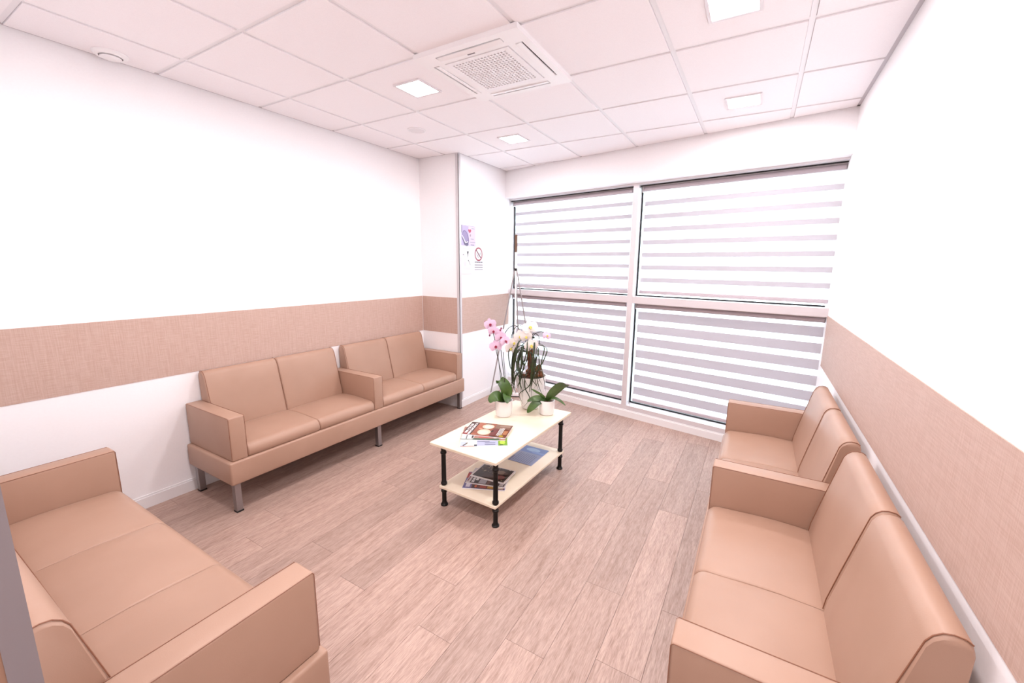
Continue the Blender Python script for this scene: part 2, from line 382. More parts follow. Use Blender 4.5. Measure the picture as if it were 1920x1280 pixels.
for pts in ([(XL, YF), (XL+AN, YF), (XL+AN, YP), (XL, YP)], [(XL, YP-AN), (XQ+AN, YP-AN), (XQ+AN, YP), (XL, YP)],
            [(XQ, YP), (XQ+AN, YP), (XQ+AN, yb(XQ+AN)), (XQ, yb(XQ))], [(XQ, yb(XQ)-AN), (XR, yb(XR)-AN), (XR, yb(XR)), (XQ, yb(XQ))],
            [(XR-AN, YF), (XR, YF), (XR, yb(XR)), (XR-AN, yb(XR-AN))], [(XL, YF), (XR, YF), (XR, YF+AN), (XL, YF+AN)]):
    obj('wall_angle', prism(bmesh.new(), pts, H-.001, H+.003), M['angle'], ceiling)

# ------------------------------------------------------------------ window wall
YW = YB+KF
def wp(x, d, z):      # x position, d depth (along y) behind the frame front, z
    return (x, YW+SB*x+d, z)
def wbox(bm, x0, x1, d0, d1, z0, z1):
    vs = [bm.verts.new(wp(x, d, z)) for z in (z0, z1) for x, d in ((x0, d0), (x1, d0), (x1, d1), (x0, d1))]
    for f in ((3, 2, 1, 0), (4, 5, 6, 7), (0, 1, 5, 4), (1, 2, 6, 5), (2, 3, 7, 6), (3, 0, 4, 7)): bm.faces.new([vs[k] for k in f])
    return bm
win = bpy.data.objects.new('window_1', None); C.objects.link(win); struct(win, 'wide four-pane aluminium window wall with blinds')
FD = .15
X0, X1, MX0, MX1 = XQ-.006, XR, .556, .612
def wpart(name, m, *a):
    return obj(name, wbox(bmesh.new(), *a), m, win)
wpart('top_rail', M['lacquer'], X0-.05, X1, 0, FD, 2.358, SOFF+.01)
wpart('bottom_rail', M['lacquer'], X0-.05, X1, 0, FD, .0, .122)
wpart('jamb_post', M['lacquer'], X0-.06, X0, 0, FD, .122, 2.358)
wpart('mullion', M['lacquer'], MX0, MX1, -.002, FD, .075, 2.360)
wpart('transom', M['lacquer'], X0, MX0, .001, FD, 1.213, 1.277)
wpart('transom', M['lacquer'], MX1, X1, .001, FD, 1.209, 1.277)
for (a, b) in ((X0, MX0), (MX1, X1)):
    for (z0, z1) in ((.122, 1.211), (1.277, 2.358)):
        g = obj('pane', wbox(bmesh.new(), a+.012, b-.006, .138, .144, z0+.004, z1-.004), M['glass'], win)
        bm = bmesh.new()
        wbox(bm, a, a+.014, .128, .148, z0, z1)
        if b == MX0: wbox(bm, b-.010, b, .128, .148, z0, z1)
        wbox(bm, a+.014, b-.010, .128, .148, z0, z0+.012); wbox(bm, a+.014, b-.010, .128, .148, z1-.012, z1)
        obj('gasket', bm, M['black'], g)

def blind(label, xa, xb, zt, zb, bands, first_sheer=True):
    """zebra roller blind: bands = list of (top, bottom) of the dense strips"""
    t = thing('roller_blind', label, 'blind', wp((xa+xb)/2, .10, zb), math.atan(SB), 'zebra roller blinds in the window')
    hw = (xb-xa)/2/math.cos(math.atan(SB))
    bm = bmesh.new(); n = 14
    rr_ = .021
    prof = [(rr_*math.cos(2*PI*k/n)-.004, zt-zb-.021+rr_*math.sin(2*PI*k/n)) for k in range(n)]
    a = [bm.verts.new((-hw, y, z)) for y, z in prof]; b = [bm.verts.new((hw-.008, y, z)) for y, z in prof]
    bm.faces.new(a); bm.faces.new(b[::-1])
    for k in range(n): bm.faces.new((a[k], a[(k+1) % n], b[(k+1) % n], b[k]))
    obj('head_roll', bm, M['opaque_roll'], t, smooth=40)
    obj('head_rail', box(-hw-.01, hw-.008, -.016, .022, zt-zb-.001, zt-zb+.009), M['alu'], t)
    obj('head_bracket', box(-hw-.014, -hw-.002, -.03, .02, zt-zb-.05, zt-zb+.006), M['alu'], t)
    obj('hem_bar', box(-hw+.004, hw-.008, -.010, .008, 0, .034, r=.006), M['opaque_roll'], t, smooth=40)
    z = zt-zb-.040; k = 0
    edges = []
    for (bt, bb) in bands: edges += [(z, bt-zb, 'sheer'), (bt-zb, bb-zb, 'dense')]; z = bb-zb
    edges.append((z, .030, 'sheer'))
    for (a_, b_, kind) in edges:
        if a_-b_ < .004: continue
        d = .0 if kind == 'dense' else .0012
        obj('dense_band' if kind == 'dense' else 'sheer_band', box(-hw+.008, hw-.008, d-.0004, d+.0004, b_, a_), M['opaque' if kind == 'dense' else 'sheer'], t)
    # bead chain along the left edge
    return t
M['opaque_roll'] = mat('rolled_blind_fabric', 'bdb0b5', .7)
def stripes(start, pitch, h, n): return [(start-pitch*i, start-pitch*i-h) for i in range(n)]
for (a, b) in ((X0, MX0), (MX1, X1)): wpart('shadow_gap_strip', M['black'], a, b, .055, .062, 2.349, 2.358)  # black strips stand in for the shaded gap above the blind rolls
blind('zebra roller blind at upper left of the window with thin grey stripes', X0+.035, MX0-.022, 2.345, 1.297, stripes(2.223, .1245, .040, 8))
blind('zebra roller blind at upper right of the window with pale grey stripes', MX1+.035, X1+.007, 2.345, 1.305, stripes(2.209, .1238, .044, 7))
blind('zebra roller blind at lower left of the window behind the orchids', X0+.035, MX0-.022, 1.200, .146, stripes(1.120, .1172, .070, 8))
blind('zebra roller blind at lower right of the window with wide grey stripes', MX1+.035, X1+.007, 1.196, .152, stripes(1.121, .1340, .084, 7))
# terrace outside
struct(obj('terrace', box(-4, 5, 2.9, 9, -.2, -.12), mat('terrace_stone', 'cfd4d6', .8)))

# ------------------------------------------------------------------ ceiling fittings
M['bezel'] = mat('lamp_bezel', 'e6dfe2', .4)
def ceiling_lamp(x, y, label, sub=H-.006, s=.1):
    t = thing('ceiling_light', label, 'ceiling light', (x, y, sub), 0, 'square LED ceiling lights')
    bm = bmesh.new(); plate(bm, [-s-.008, -s+.006, s-.006, s+.008], [-s-.008, -s+.006, s-.006, s+.008], {(1, 1)}, -.007, .004); obj('frame', bm, M['bezel'], t)
    obj('diffuser', box(-s+.006, s-.006, -s+.006, s-.006, -.0035, .003), M['diffuser'], t); return t
names = ['square LED ceiling light left of the air conditioner', 'square LED ceiling light nearest the left end of the window', 'square LED ceiling light at top right edge of the photo',
         'square LED ceiling light near the right end of the window', 'square LED ceiling light cut by the top edge at upper left', 'square LED ceiling light above the doorway behind the camera']
for (x, y), nm in zip(ROOM_LAMPS, names): ceiling_lamp(x, y, nm)
t = ceiling_lamp(CORRIDOR_FILL[0][0], CORRIDOR_FILL[0][1], 'added unseen fill light panel in the corridor behind the camera', H+.012, .27)

# air conditioner cassette
ac = thing('air_conditioner', 'white ceiling cassette air conditioner with perforated square grille', 'air conditioner', (.3, .3, H-.006))
a, s0, s1, g = .325, .245, .285, .205
xs = [-a, -s1, -s0, -g, g, s0, s1, a]
holes = {(1, 3), (5, 3), (3, 1), (3, 5), (3, 3)}
bm = bmesh.new(); plate(bm, xs, xs, holes, -.024, .0); 
obj('panel', bm, M['plast'], ac)
gx = []; nn = 17; st = 2*.175/nn
for k in range(nn): gx += [-.175+st*k, -.175+st*k+st*.62]
gx = [-g+.004]+gx+[.175+.0, g-.004]
gx = sorted(set(round(q, 5) for q in gx))
hl = {(i, j) for i in range(1, len(gx)-2) for j in range(1, len(gx)-2) if i % 2 == 1 and j % 2 == 1}
bm = bmesh.new(); plate(bm, gx, gx, hl, -.027, -.021); obj('grille', bm, M['plast2'], ac)
obj('filter', box(-g, g, -g, g, -.0205, -.0165), mat('grey_filter_mesh', 'dedae0', .8), ac)
for k in range(4):
    Rz = Matrix.Rotation(k*PI/2, 4, 'Z')
    obj('slot_shade', box(-g, g, -s1+.001, -s0-.001, -.006, -.003, rot=Rz), M['dark'], ac)  # near-black plate paints the shade inside the air outlet
    bm = bmesh.new(); nseg = 12
    # curved flap: slightly bowed strip leaving a thin gap on its outer edge
    for i in range(nseg):
        x0, x1 = -g+.004+(2*g-.008)*i/nseg, -g+.004+(2*g-.008)*(i+1)/nseg
        f0, f1 = 1-(x0/g)**2, 1-(x1/g)**2
        v8 = [Vector(q) for q in ((x0, -s1+.010+.002*f0, -.024), (x1, -s1+.010+.002*f1, -.024), (x1, -s0-.001, -.028-.003*f1), (x0, -s0-.001, -.028-.003*f0))]
        lo = [bm.verts.new(Rz @ q) for q in v8]; hi = [bm.verts.new(Rz @ (q+Vector((0, 0, .006)))) for q in v8]
        bm.faces.new(lo[::-1]); bm.faces.new(hi)
        for q in range(4): bm.faces.new((lo[q], lo[(q+1) % 4], hi[(q+1) % 4], hi[q]))
    bmesh.ops.remove_doubles(bm, verts=bm.verts[:], dist=1e-5)
    obj('louver', bm, M['plast'], ac)
obj('badge', box(-.03, .015, -.232, -.226, -.0265, -.0235), mat('grey_badge', '8d868c', .4), ac)

sp = thing('ceiling_speaker', 'round flush white ceiling speaker left of the lights', 'speaker', (-.9, .915, H-.006))
bm = bmesh.new(); lathe(bm, [(.075, 0), (.075, -.004), (.066, -.007), (.064, -.004)], 32); obj('ring', bm, M['plast2'], sp, smooth=50)
bm = bmesh.new(); lathe(bm, [(.064, -.002), (.064, -.0045), (.03, -.006), (.004, -.0065)], 32); obj('grille', bm, mat('speaker_mesh', 'ece7e9', .6), sp, smooth=50)
ve = thing('ceiling_vent', 'round white ceiling vent disc close to the left wall', 'vent', (-1.475, -.828, H-.006))
bm = bmesh.new(); lathe(bm, [(.076, .0), (.076, -.005), (.066, -.014), (.05, -.016), (.05, -.006)], 36); obj('collar', bm, M['plast'], ve, smooth=50)
bm = bmesh.new(); lathe(bm, [(.012, -.004), (.012, -.014), (.044, -.016), (.046, -.022), (.038, -.026), (.004, -.027)], 36); obj('valve_disc', bm, M['plast'], ve, smooth=50)

# ------------------------------------------------------------------ sofas
def pad(prof, x0, x1, crown=0, inset=.007, n=8):
    """upholstered pad: (y, z) profile swept along x with soft ends and a slight crown"""
    cy = sum(p[0] for p in prof)/len(prof); cz = sum(p[1] for p in prof)/len(prof)
    bm = bmesh.new(); w = x1-x0; rings = []
    st = [(0, inset), (.003, inset*.45), (.010, inset*.1)] + [(.010+(w-.020)*k/n, 0) for k in range(1, n)] + [(w-.010, inset*.1), (w-.003, inset*.45), (w, inset)]
    zt = max(p[1] for p in prof)
    for dx, ins in st:
        f = max(0, math.sin(PI*min(1, max(0, dx/w))))**.6; ring = []
        for (y, z) in prof:
            d = Vector((y-cy, z-cz)); k = 1-ins/max(d.length, .03)
            ring.append(bm.verts.new((x0+dx, cy+d.x*k, cz+d.y*k + (crown*f*max(0, (z-cz)/(zt-cz))**2 if z > cz else 0))))
        rings.append(ring)
    m_ = len(prof)
    for a, b in zip(rings, rings[1:]):
        for i in range(m_): bm.faces.new((a[i], a[(i+1) % m_], b[(i+1) % m_], b[i]))
    bm.faces.new(rings[0]); bm.faces.new(rings[-1][::-1])
    return bm
def seat_profile(y0, y1, z0, z1, r=.046):
    p = [(y0, z0), (y0, z1-.012), (y0+.012, z1)]
    for k in range(1, 5): t_ = k/5; p.append((y0+.012+(y1-r-y0-.012)*t_, z1+.010*math.sin(PI*t_)))
    for k in range(0, 7): a = PI/2*(1-k/6); p.append((y1-r+r*math.cos(a), z1-r+r*math.sin(a)))
    return p+[(y1, z0+.012), (y1-.010, z0)]
BACK = [(.012, .40), (.002, .60), (.0, .805), (.006, .824), (.018, .832), (.036, .834), (.052, .830), (.066, .818), (.076, .800), (.100, .700), (.128, .580), (.152, .470), (.160, .40)]
def backrest(x0, x1):
    bm = bmesh.new(); cy = sum(p[0] for p in BACK)/len(BACK); cz = .62
    st = [(x0, .010), (x0+.004, .004), (x0+.012, 0)]
    n = 6
    st += [(x0+.012+(x1-x0-.024)*k/n, -.004*math.sin(PI*k/n)) for k in range(1, n)] + [(x1-.012, 0), (x1-.004, .004), (x1, .010)]
    rings = []
    for x, ins in st:
        ring = []
        for (y, z) in BACK:
            d = Vector((y-cy, z-cz)); l = d.length; front = max(0, (y-.05)/.1)
            k = 1-(ins if ins > 0 else ins*front)/max(l, .05)
            ring.append(bm.verts.new((x, max(0.0, cy+d.x*k), cz+d.y*k)))
        rings.append(ring)
    m_ = len(BACK)
    for a, b in zip(rings, rings[1:]):
        for i in range(m_): bm.faces.new((a[i], a[(i+1) % m_], b[(i+1) % m_], b[i]))
    bm.faces.new(rings[0]); bm.faces.new(rings[-1][::-1])
    return bm
def back_seam(x):
    return tube(bmesh.new(), [(x, min(.162, y+.0004), z+.0004) for (y, z) in BACK[3:]], .0016, 5)
def make_sofa(label, loc, rz, units, overhang=.022, depth=.575, arm=.095, legs_mid=True):
    """local x = along the sofa, y = forward from the wall. units = list of seat counts with widths"""
    t = thing('sofa', label, 'sofa', loc, rz, 'tan waiting room sofas')
    total = sum(sum(u) for u in units)+arm*(len(units)+1); x = -total/2
    full = total/2+overhang
    lm = M['leather']
    obj('base', box(-full, full, .004, depth, .195, .345, r=.012, seg=3), lm, t, smooth=40)
    ai = 0
    def do_arm(x):
        o = obj('arm', box(x, x+arm, .006, depth-.014, .345, .628, r=.009, seg=3), lm, t, smooth=40)
        for xx in (x+.001, x+arm-.001):
            bm = tube(bmesh.new(), [(xx, .03, .6265), (xx, depth-.022, .6265), (xx, depth-.0155, .62), (xx, depth-.0155, .36)], .0014, 5)
            obj('piping', bm, M['piping'], o)
    do_arm(x); x += arm
    for u in units:
        for k_u, w in enumerate(u):
            sc_ = obj('seat_cushion', pad(seat_profile(.095, depth-.010, .346, .426), x+.001, x+w-.001, .008, .010), lm, t, smooth=50)
            if k_u < len(u)-1:
                sp_ = seat_profile(.095, depth-.010, .346, .426)
                obj('piping', tube(bmesh.new(), [(x+w, y-(.006 if y > depth-.03 else 0), z-.0075) for y, z in sp_[3:-2]], .0013, 5), M['piping'], sc_)
            b = obj('backrest', backrest(x+.0015, x+w-.0015), lm, t, smooth=35)
            for sx in ((x+.008, x+w-.008) if w == u[-1] and k_u == len(u)-1 else (x+.008,)): obj('piping', back_seam(sx), M['piping'], b)
            x += w
        do_arm(x); x += arm
    lx = [-full+.04, full-.04]+([0] if legs_mid else [])
    for xx in lx:
        for yy in (.05, depth-.042):
            l = obj('leg', box(xx-.019, xx+.019, yy-.019, yy+.019, .008, .196, r=.002, seg=1), M['steel'], t)
            obj('foot_pad', box(xx-.0205, xx+.0205, yy-.0205, yy+.0205, 0, .010), M['black'], l)
    return t
make_sofa('long tan two-unit sofa against the left wall with three arms', (XL+.008, .4775, 0), -PI/2, [(.505, .505), (.505, .505)])
make_sofa('long tan two-unit sofa along the right wall', (XR-.03, .2825, 0), PI/2, [(.505, .505), (.505, .505)])
make_sofa('tan three-seat sofa in the near left corner by the door frame', (-.255, YF+.012, 0), 0, [(.505, .51, .505)], legs_mid=False)

# ------------------------------------------------------------------ coffee table
TX, TY, TR, TZ = .266, .504, math.radians(-2.2), .455
tb = thing('coffee_table', 'low ivory two-tier coffee table with turned black iron legs', 'table', (TX, TY, 0), TR)
o = obj('tabletop', box(-.26, .26, -.505, .505, TZ-.019, TZ, r=.0025, seg=1), M['ivory'], tb)
o = obj('shelf', box(-.226, .226, -.462, .462, .127, .145, r=.0025, seg=1), M['ivory'], tb)
obj('shelf_support', box(-.19, .19, -.444, -.424, .118, .127), M['iron'], tb)
obj('shelf_support', box(-.19, .19, .424, .444, .118, .127), M['iron'], tb)
LP = [(.024, 0), (.024, .008), (.017, .016), (.0148, .03), (.0148, .094), (.0205, .098), (.0205, .108), (.0165, .113), (.0165, .127), (.0165, .147), (.0205, .152), (.0205, .163), (.0155, .170), (.0150, .36), (.0205, .366), (.0205, .376), (.0160, .382), (.0170, .41), (.023, .422), (.023, .436)]
for sx in (-1, 1):
    for sy in (-1, 1):
        bm = bmesh.new(); lathe(bm, LP, 16, sx*.208, sy*.434); obj('leg', bm, M['iron'], tb, smooth=35)

# magazines -------------------------------------------------------
def magazine(name, label, corner, ang, w, d, z, th, shapes, base, group, tilt=0):
    """corner = near-left corner; local u along the long (near) edge, v away"""
    t = thing(name, label, 'magazine', (corner[0], corner[1], z), math.radians(ang), group)
    obj('pages', box(.001, w-.001, .001, d-.001, .0006, th-.0006), M['page'], t)
    cv = obj('cover', box(0, w, 0, d, th-.0006, th), flat(base), t)
    bm = bmesh.new(); B(bm, 0, w, 0, d, 0, .0006); B(bm, 0, w, -.0004, .0004, 0, th); obj('back_cover', bm, M['paper'], t)
    decal('cover_print', [([(u*w, v_*d) for u, v_ in p], c) for p, c in shapes], cv, lambda u, v_, h: (u, v_, th+h-.0002))
    return t
def glyphs(u, v0, v1, wid, n, c, seed):
    """blocky masthead letters running along v"""
    rnd = random.Random(seed); out = []; s = (v1-v0)/n
    for k in range(n):
        a, b = v0+s*k+s*.1, v0+s*(k+1)-s*.08; m_ = (a+b)/2
        out.append((rect(u, a, u+wid, b), c))
    return out
G1, G2 = 'magazines on the coffee table top', 'magazines on the lower shelf'
magazine('magazine', 'bottom magazine on the table top with lime green corner', (.199, .044), 33.9, .303, .215, TZ, .006, [
    (rect(.0, .0, 1, 1), 'dfe3e6'), (rect(.02, .02, .14, .35), 'c9d3e6'), (rect(.13, .03, .34, .5), 'f2e8df'), ([(.08, .04), (.16, .2), (.16, .3), (.06, .08)], '6b5a45'), (rect(.36, .05, .80, .42), 'c4c7dd'),
    (rect(.52, .08, .74, .14), '7d8299'), (rect(.52, .2, .74, .26), '8b8fa6'), (rect(.36, .3, .62, .34), '8a8ca0'), (rect(.3, .02, .36, .12), '555a66'), (rect(.8, .03, .99, .55), '8fb62e'), (ell(.89, .24, .06, .12), 'c6e05a'), (rect(.83, .05, .9, .1), '2f4a18'), (rect(.0, .5, 1, 1), 'b7c2a5'), (rect(.02, .0, .3, .03), 'c8775c')], 'dfe3e6', G1)
magazine('magazine', 'middle magazine on the table top with green lower edge', (.142, .124), 28.6, .292, .213, TZ+.0062, .005, [
    (rect(0, 0, 1, 1), 'b98f80'), (rect(0, 0, .3, .6), 'd8cfca'), (rect(.02, .05, .12, .5), 'f4efec'), (rect(.14, .05, .24, .5), 'f4efec'), (rect(.12, .02, .14, .55), '2a2322'), (rect(.24, .12, .28, .5), '4a3a36'), (rect(.28, 0, .86, .10), '2f6a44'), (rect(.0, 0, .28, .05), '8fa79b'),
    (rect(.4, .14, .72, .3), 'c76a62'), (rect(.74, .12, .8, .2), 'f2ece8'), (rect(.82, .12, .88, .2), '2b2523'), (rect(.9, .08, .96, .2), 'f2ece8')], 'b98f80', G1)
sh = [(rect(0, 0, 1, 1), '8d5540'), (rect(0, 0, .2, 1), '52322d'), (rect(0, 0, .16, .22), '9c2f30'),
      (rect(.03, .62, .085, .84), 'f7eeea'), (rect(.03, .34, .085, .58), 'f7eeea'), (rect(.03, .1, .085, .30), 'f7eeea'), (rect(.045, .40, .07, .5), '52322d'), (rect(.048, .66, .066, .76), '52322d'),
      (rect(.115, .70, .165, .92), 'f7eeea'), (rect(.115, .46, .165, .68), 'f7eeea'), (rect(.115, .24, .165, .44), 'f7eeea'), (rect(.115, .03, .165, .22), 'f7eeea'), (rect(.13, .5, .15, .6), '52322d'), (rect(.13, .28, .15, .36), '52322d'), (rect(.128, .78, .152, .86), '52322d'),
      (rect(.2, .0, .62, 1), 'ad6a4d'), (rect(.2, .55, .34, .95), 'b9714f'), (ell(.45, .28, .15, .22), 'e9dcc2'), (ell(.45, .25, .11, .15), 'f3ead6'), (ell(.46, .72, .14, .19), 'ead9c0'), (ell(.47, .70, .1, .12), 'f7eedc'), (rect(.36, .9, .5, .97), '6d3d2c'), (rect(.28, .46, .36, .56), 'd7a083'),
      (rect(.6, .1, .74, .6), '8a4a46'), (ell(.62, .4, .03, .07), '2e1c18'), (rect(.62, .62, .98, .98), '9b7a68'), (rect(.72, .80, .96, .9), 'b29888'),
      (rect(.76, .12, .775, .66), 'f8f2ee'), (rect(.79, .10, .805, .7), 'f8f2ee'), (rect(.82, .12, .835, .72), 'f8f2ee'), (rect(.85, .18, .865, .7), 'f8f2ee'), (rect(.778, .12, .788, .6), '2a1c1a'), (rect(.808, .2, .818, .62), '2a1c1a'),
      (rect(.84, .03, .93, .14), 'c9b03c'), (rect(.88, .2, .98, .5), 'c08863'), (rect(.2, .0, .32, .08), 'c9805c'), (rect(.62, .0, .8, .05), '6b2f2c')]
magazine('magazine', 'top magazine on the table top with white masthead and two armchairs', (.105, .192), 17.2, .297, .215, TZ+.0114, .006, sh, '8d5540', G1)
rnd = random.Random(3)
SZ = .1458
magazine('magazine', 'bottom magazine on the lower shelf with purple cover edge', (.176, .097), 24.3, .277, .212, SZ, .006, [
    (rect(0, 0, 1, 1), '7d78a8'), (rect(.06, .08, .16, .3), 'ece8f0'), (rect(.2, .02, .98, .3), '7a4a3c'), (rect(.22, .05, .34, .2), '3a1d1a'), (ell(.3, .14, .03, .07), 'd9734e'), (rect(.4, .06, .55, .24), 'b0574a'), (rect(.58, .05, .72, .22), 'c99a4a'), (rect(.8, .05, .95, .22), 'd8c8b8'), (rect(.0, .6, .2, .95), 'c0524e')], '7d78a8', G2)
magazine('magazine', 'middle magazine on the lower shelf with grey cover and white letters', (.157, .155), 16.4, .270, .205, SZ+.0062, .005, [
    (rect(0, 0, 1, 1), 'd9cfcf'), (rect(.1, .03, .97, .9), '4a3c3a'), (rect(.12, .06, .3, .4), '1f1a1c'), (rect(.13, .22, .19, .36), 'e8e4e4'), (rect(.21, .22, .28, .36), 'e8e4e4'), (rect(.13, .08, .2, .19), 'e8e4e4'), (rect(.32, .06, .5, .4), 'b7b3ba'), (rect(.52, .06, .6, .3), '7d5f58'), (rect(.84, .06, .94, .2), 'c9c2c2'), (rect(.02, .1, .05, .6), '8a4a5a')], 'd9cfcf', G2)
sh = [(rect(0, 0, 1, 1), 'efe6e2'), (rect(.04, .05, .96, .96), '3b2822')]
for k in range(60):
    u, v_ = rnd.uniform(.1, .62), rnd.uniform(.45, .92); a_ = rnd.uniform(.008, .02)
    sh.append((ell(u, v_, a_, a_*1.3, 7), rnd.choice(['c9b7a0', 'a78f78', '8a705c', 'd8c9b4', '6b5040'])))
sh += [(rect(.3, .08, .62, .36), '4d3733'), (ell(.78, .3, .12, .16), '7d2c24'), (ell(.72, .2, .05, .07), '943a2c'), (ell(.7, .62, .12, .14), '8b7468'), (ell(.86, .9, .018, .025), 'f2ece6'), (ell(.88, .12, .02, .03), 'a8a07a'), (ell(.84, .6, .06, .1), '5e463c')]
magazine('magazine', 'top magazine on the lower shelf with dark brown photo cover and white border', (.136, .238), 5.5, .257, .186, SZ+.0114, .006, sh, 'efe6e2', G2)
sh = [(rect(0, 0, 1, 1), 'aeb4d6'), (rect(0, .62, 1, 1), '8ea3dc'), (ell(.45, .82, .3, .1), 'b9d3f4'), (rect(.5, .66, .98, .76), '9fb6ea'), (rect(0, 0, .08, .3), '8d86a8')]
for k in range(9): sh.append((rect(.14+.085*k, .06, .165+.085*k, .55-.02*(k % 3)), '8a8fb0'))
lf = thing('leaflet', 'blue printed leaflet lying flat on the far part of the lower shelf', 'leaflet', (.214, .599, SZ), math.radians(-.5), None)
cv = obj('sheet', box(0, .2, 0, .287, 0, .002), flat('aeb4d6'), lf)
decal('sheet_print', [([(u*.2, v_*.287) for u, v_ in p], c) for p, c in sh], cv, lambda u, v_, h: (u, v_, .002+h-.0002))

# ------------------------------------------------------------------ potted plants
def V3(p): return Vector(p)
def flower(parent, pos, face, size, pm, lm, spin=0.0, droop=.0):
    """moth orchid bloom facing direction 'face'"""
    f = V3(face).normalized(); s = f.cross(V3((0, 0, 1))).normalized(); u = s.cross(f).normalized()
    s, u = (s*math.cos(spin)+u*math.sin(spin)), (u*math.cos(spin)-s*math.sin(spin))
    bm = bmesh.new(); p0 = V3(pos)
    def petal(a, ln, wd, back):
        d = s*math.cos(a)+u*math.sin(a); pts = [p0+d*ln*t_ + f*(back*math.sin(t_*2.2)) for t_ in (0, .2, .4, .6, .8, 1)]
        blade(bm, pts, wd, .0008, side=f.cross(d).normalized(), fold=.10, taper=lambda q: max(.12, math.sin(PI*min(1, q*.80+.12))**.6))
    for a in (90, 215, 325): petal(math.radians(a), size*.50, size*.36, -.004)
    for a in (12, 168): petal(math.radians(a), size*.52, size*.60, .003)
    fl = obj('flower', bm, pm, parent, smooth=60)
    bm = bmesh.new()
    for a, l_ in ((-90, .2), (-40, .13), (-140, .13)):
        d = s*math.cos(math.radians(a))+u*math.sin(math.radians(a)); pts = [p0+f*.004+d*size*l_*t_+f*(size*.16*math.sin(t_*2.4)) for t_ in (0, .35, .7, 1)]
        blade(bm, pts, size*.15, .002, side=f.cross(d).normalized(), fold=.2)
    bmesh.ops.create_icosphere(bm, subdivisions=1, radius=size*.085, matrix=Matrix.Translation(p0+f*.010))
    obj('lip', bm, lm, fl, smooth=60)
    return fl
def leafblade(pts, w, th, fold):
    n = len(pts); t_ = (pts[-1]-pts[0]).normalized(); v_ = Vector((.48, -.85, .2))
    sd = (t_.cross(Vector((0, 0, 1)))*.35 + t_.cross(v_)*(-.9 if t_.cross(v_).dot(t_.cross(Vector((0, 0, 1)))) < 0 else .9)).normalized()
    return blade(bmesh.new(), pts, w, th, side=sd, fold=fold)
def pot(t, prof_out, wall, soil_z, x=0, y=0):
    top = prof_out[-1]
    inner = [(r_-wall, h) for r_, h in reversed(prof_out) if h > .03] 
    bm = bmesh.new(); lathe(bm, prof_out+inner+[(max(.004, inner[-1][0]*.3), .028)], 40); obj('pot', bm, M['pot'], t, smooth=40)
    rs = top[0]-wall-.0015
    bm = bmesh.new(); lathe(bm, [(rs*.9, soil_z-.02), (rs*.97, soil_z-.004), (rs*.7, soil_z+.003), (rs*.3, soil_z+.005), (.004, soil_z+.005)], 24)
    obj('soil', bm, M['soil'], t)
def rel(t, p): return Vector(p)-t.location
view = Vector((1.706, -1.85, 1.57))

# 1: pink orchid
t1 = thing('potted_orchid', 'pink orchid with magenta centres in a small white pot', 'potted plant', (.135, .665, TZ))
pot(t1, [(.044, 0), (.056, .004), (.059, .012), (.064, .06), (.066, .118), (.067, .122)], .006, .108)
def r1(*p): return [rel(t1, q) for q in p]
for st in ([(.14, .665, .56), (.128, .66, .70), (.10, .66, .83), (.072, .655, .95), (.058, .65, 1.05), (.03, .645, 1.13)], [(.152, .665, .56), (.143, .66, .72), (.128, .66, .83), (.112, .66, .94), (.105, .655, 1.02), (.118, .65, 1.06)]):
    obj('flower_stem', tube(bmesh.new(), spline(r1(*st), 5), .0028, 6), M['stem'], t1, smooth=60)
obj('support_stick', tube(bmesh.new(), r1((.128, .672, .55), (.07, .672, .955)), .0022, 6), M['stem'], t1)
obj('support_stick', tube(bmesh.new(), r1((.160, .675, .55), (.122, .672, .94)), .0022, 6), M['stem'], t1)
for st, w in (([(.143, .66, .565), (.165, .66, .63), (.15, .655, .69), (.11, .65, .725), (.085, .645, .70)], .085), ([(.14, .66, .565), (.13, .63, .60), (.115, .60, .62), (.09, .57, .60), (.085, .555, .575)], .08),
              ([(.14, .66, .565), (.165, .64, .62), (.185, .62, .63), (.205, .59, .61), (.22, .575, .59)], .07), ([(.13, .67, .565), (.12, .70, .61), (.10, .73, .63), (.08, .76, .62)], .06)):
    obj('leaf', leafblade(spline(r1(*st), 5), w, .0015, .2), M['leaf'], t1, smooth=60)
for p, fc, sz in (((.028, .64, 1.144), (.7, -1, .05), .088), ((.063, .635, 1.098), (.55, -1, 0), .084), ((.119, .64, 1.056), (.9, -.7, -.1), .086), ((.088, .625, .989), (.6, -1, .05), .092), ((.150, .65, 1.03), (1, -.4, .1), .082), ((.105, .66, 1.10), (.2, -.6, .9), .05)):
    flower(t1, rel(t1, p), fc, sz, M['pinkp'], M['lipr'], spin=random.uniform(-.25, .25))
for p in ((-.02, .645, 1.158), (.112, .66, 1.118), (.104, .66, 1.098), (.02, .645, 1.06)):
    bm = bmesh.new(); bmesh.ops.create_icosphere(bm, subdivisions=2, radius=.0065, matrix=Matrix.Translation(rel(t1, p)) @ Matrix.Diagonal((1, 1, 1.4, 1))); tube(bm, [rel(t1, p), rel(t1, p)+(V3((.06, .65, 1.08))-V3(p))*.3], .0012, 5)
    obj('bud', bm, flat('b06a86'), t1, smooth=60)

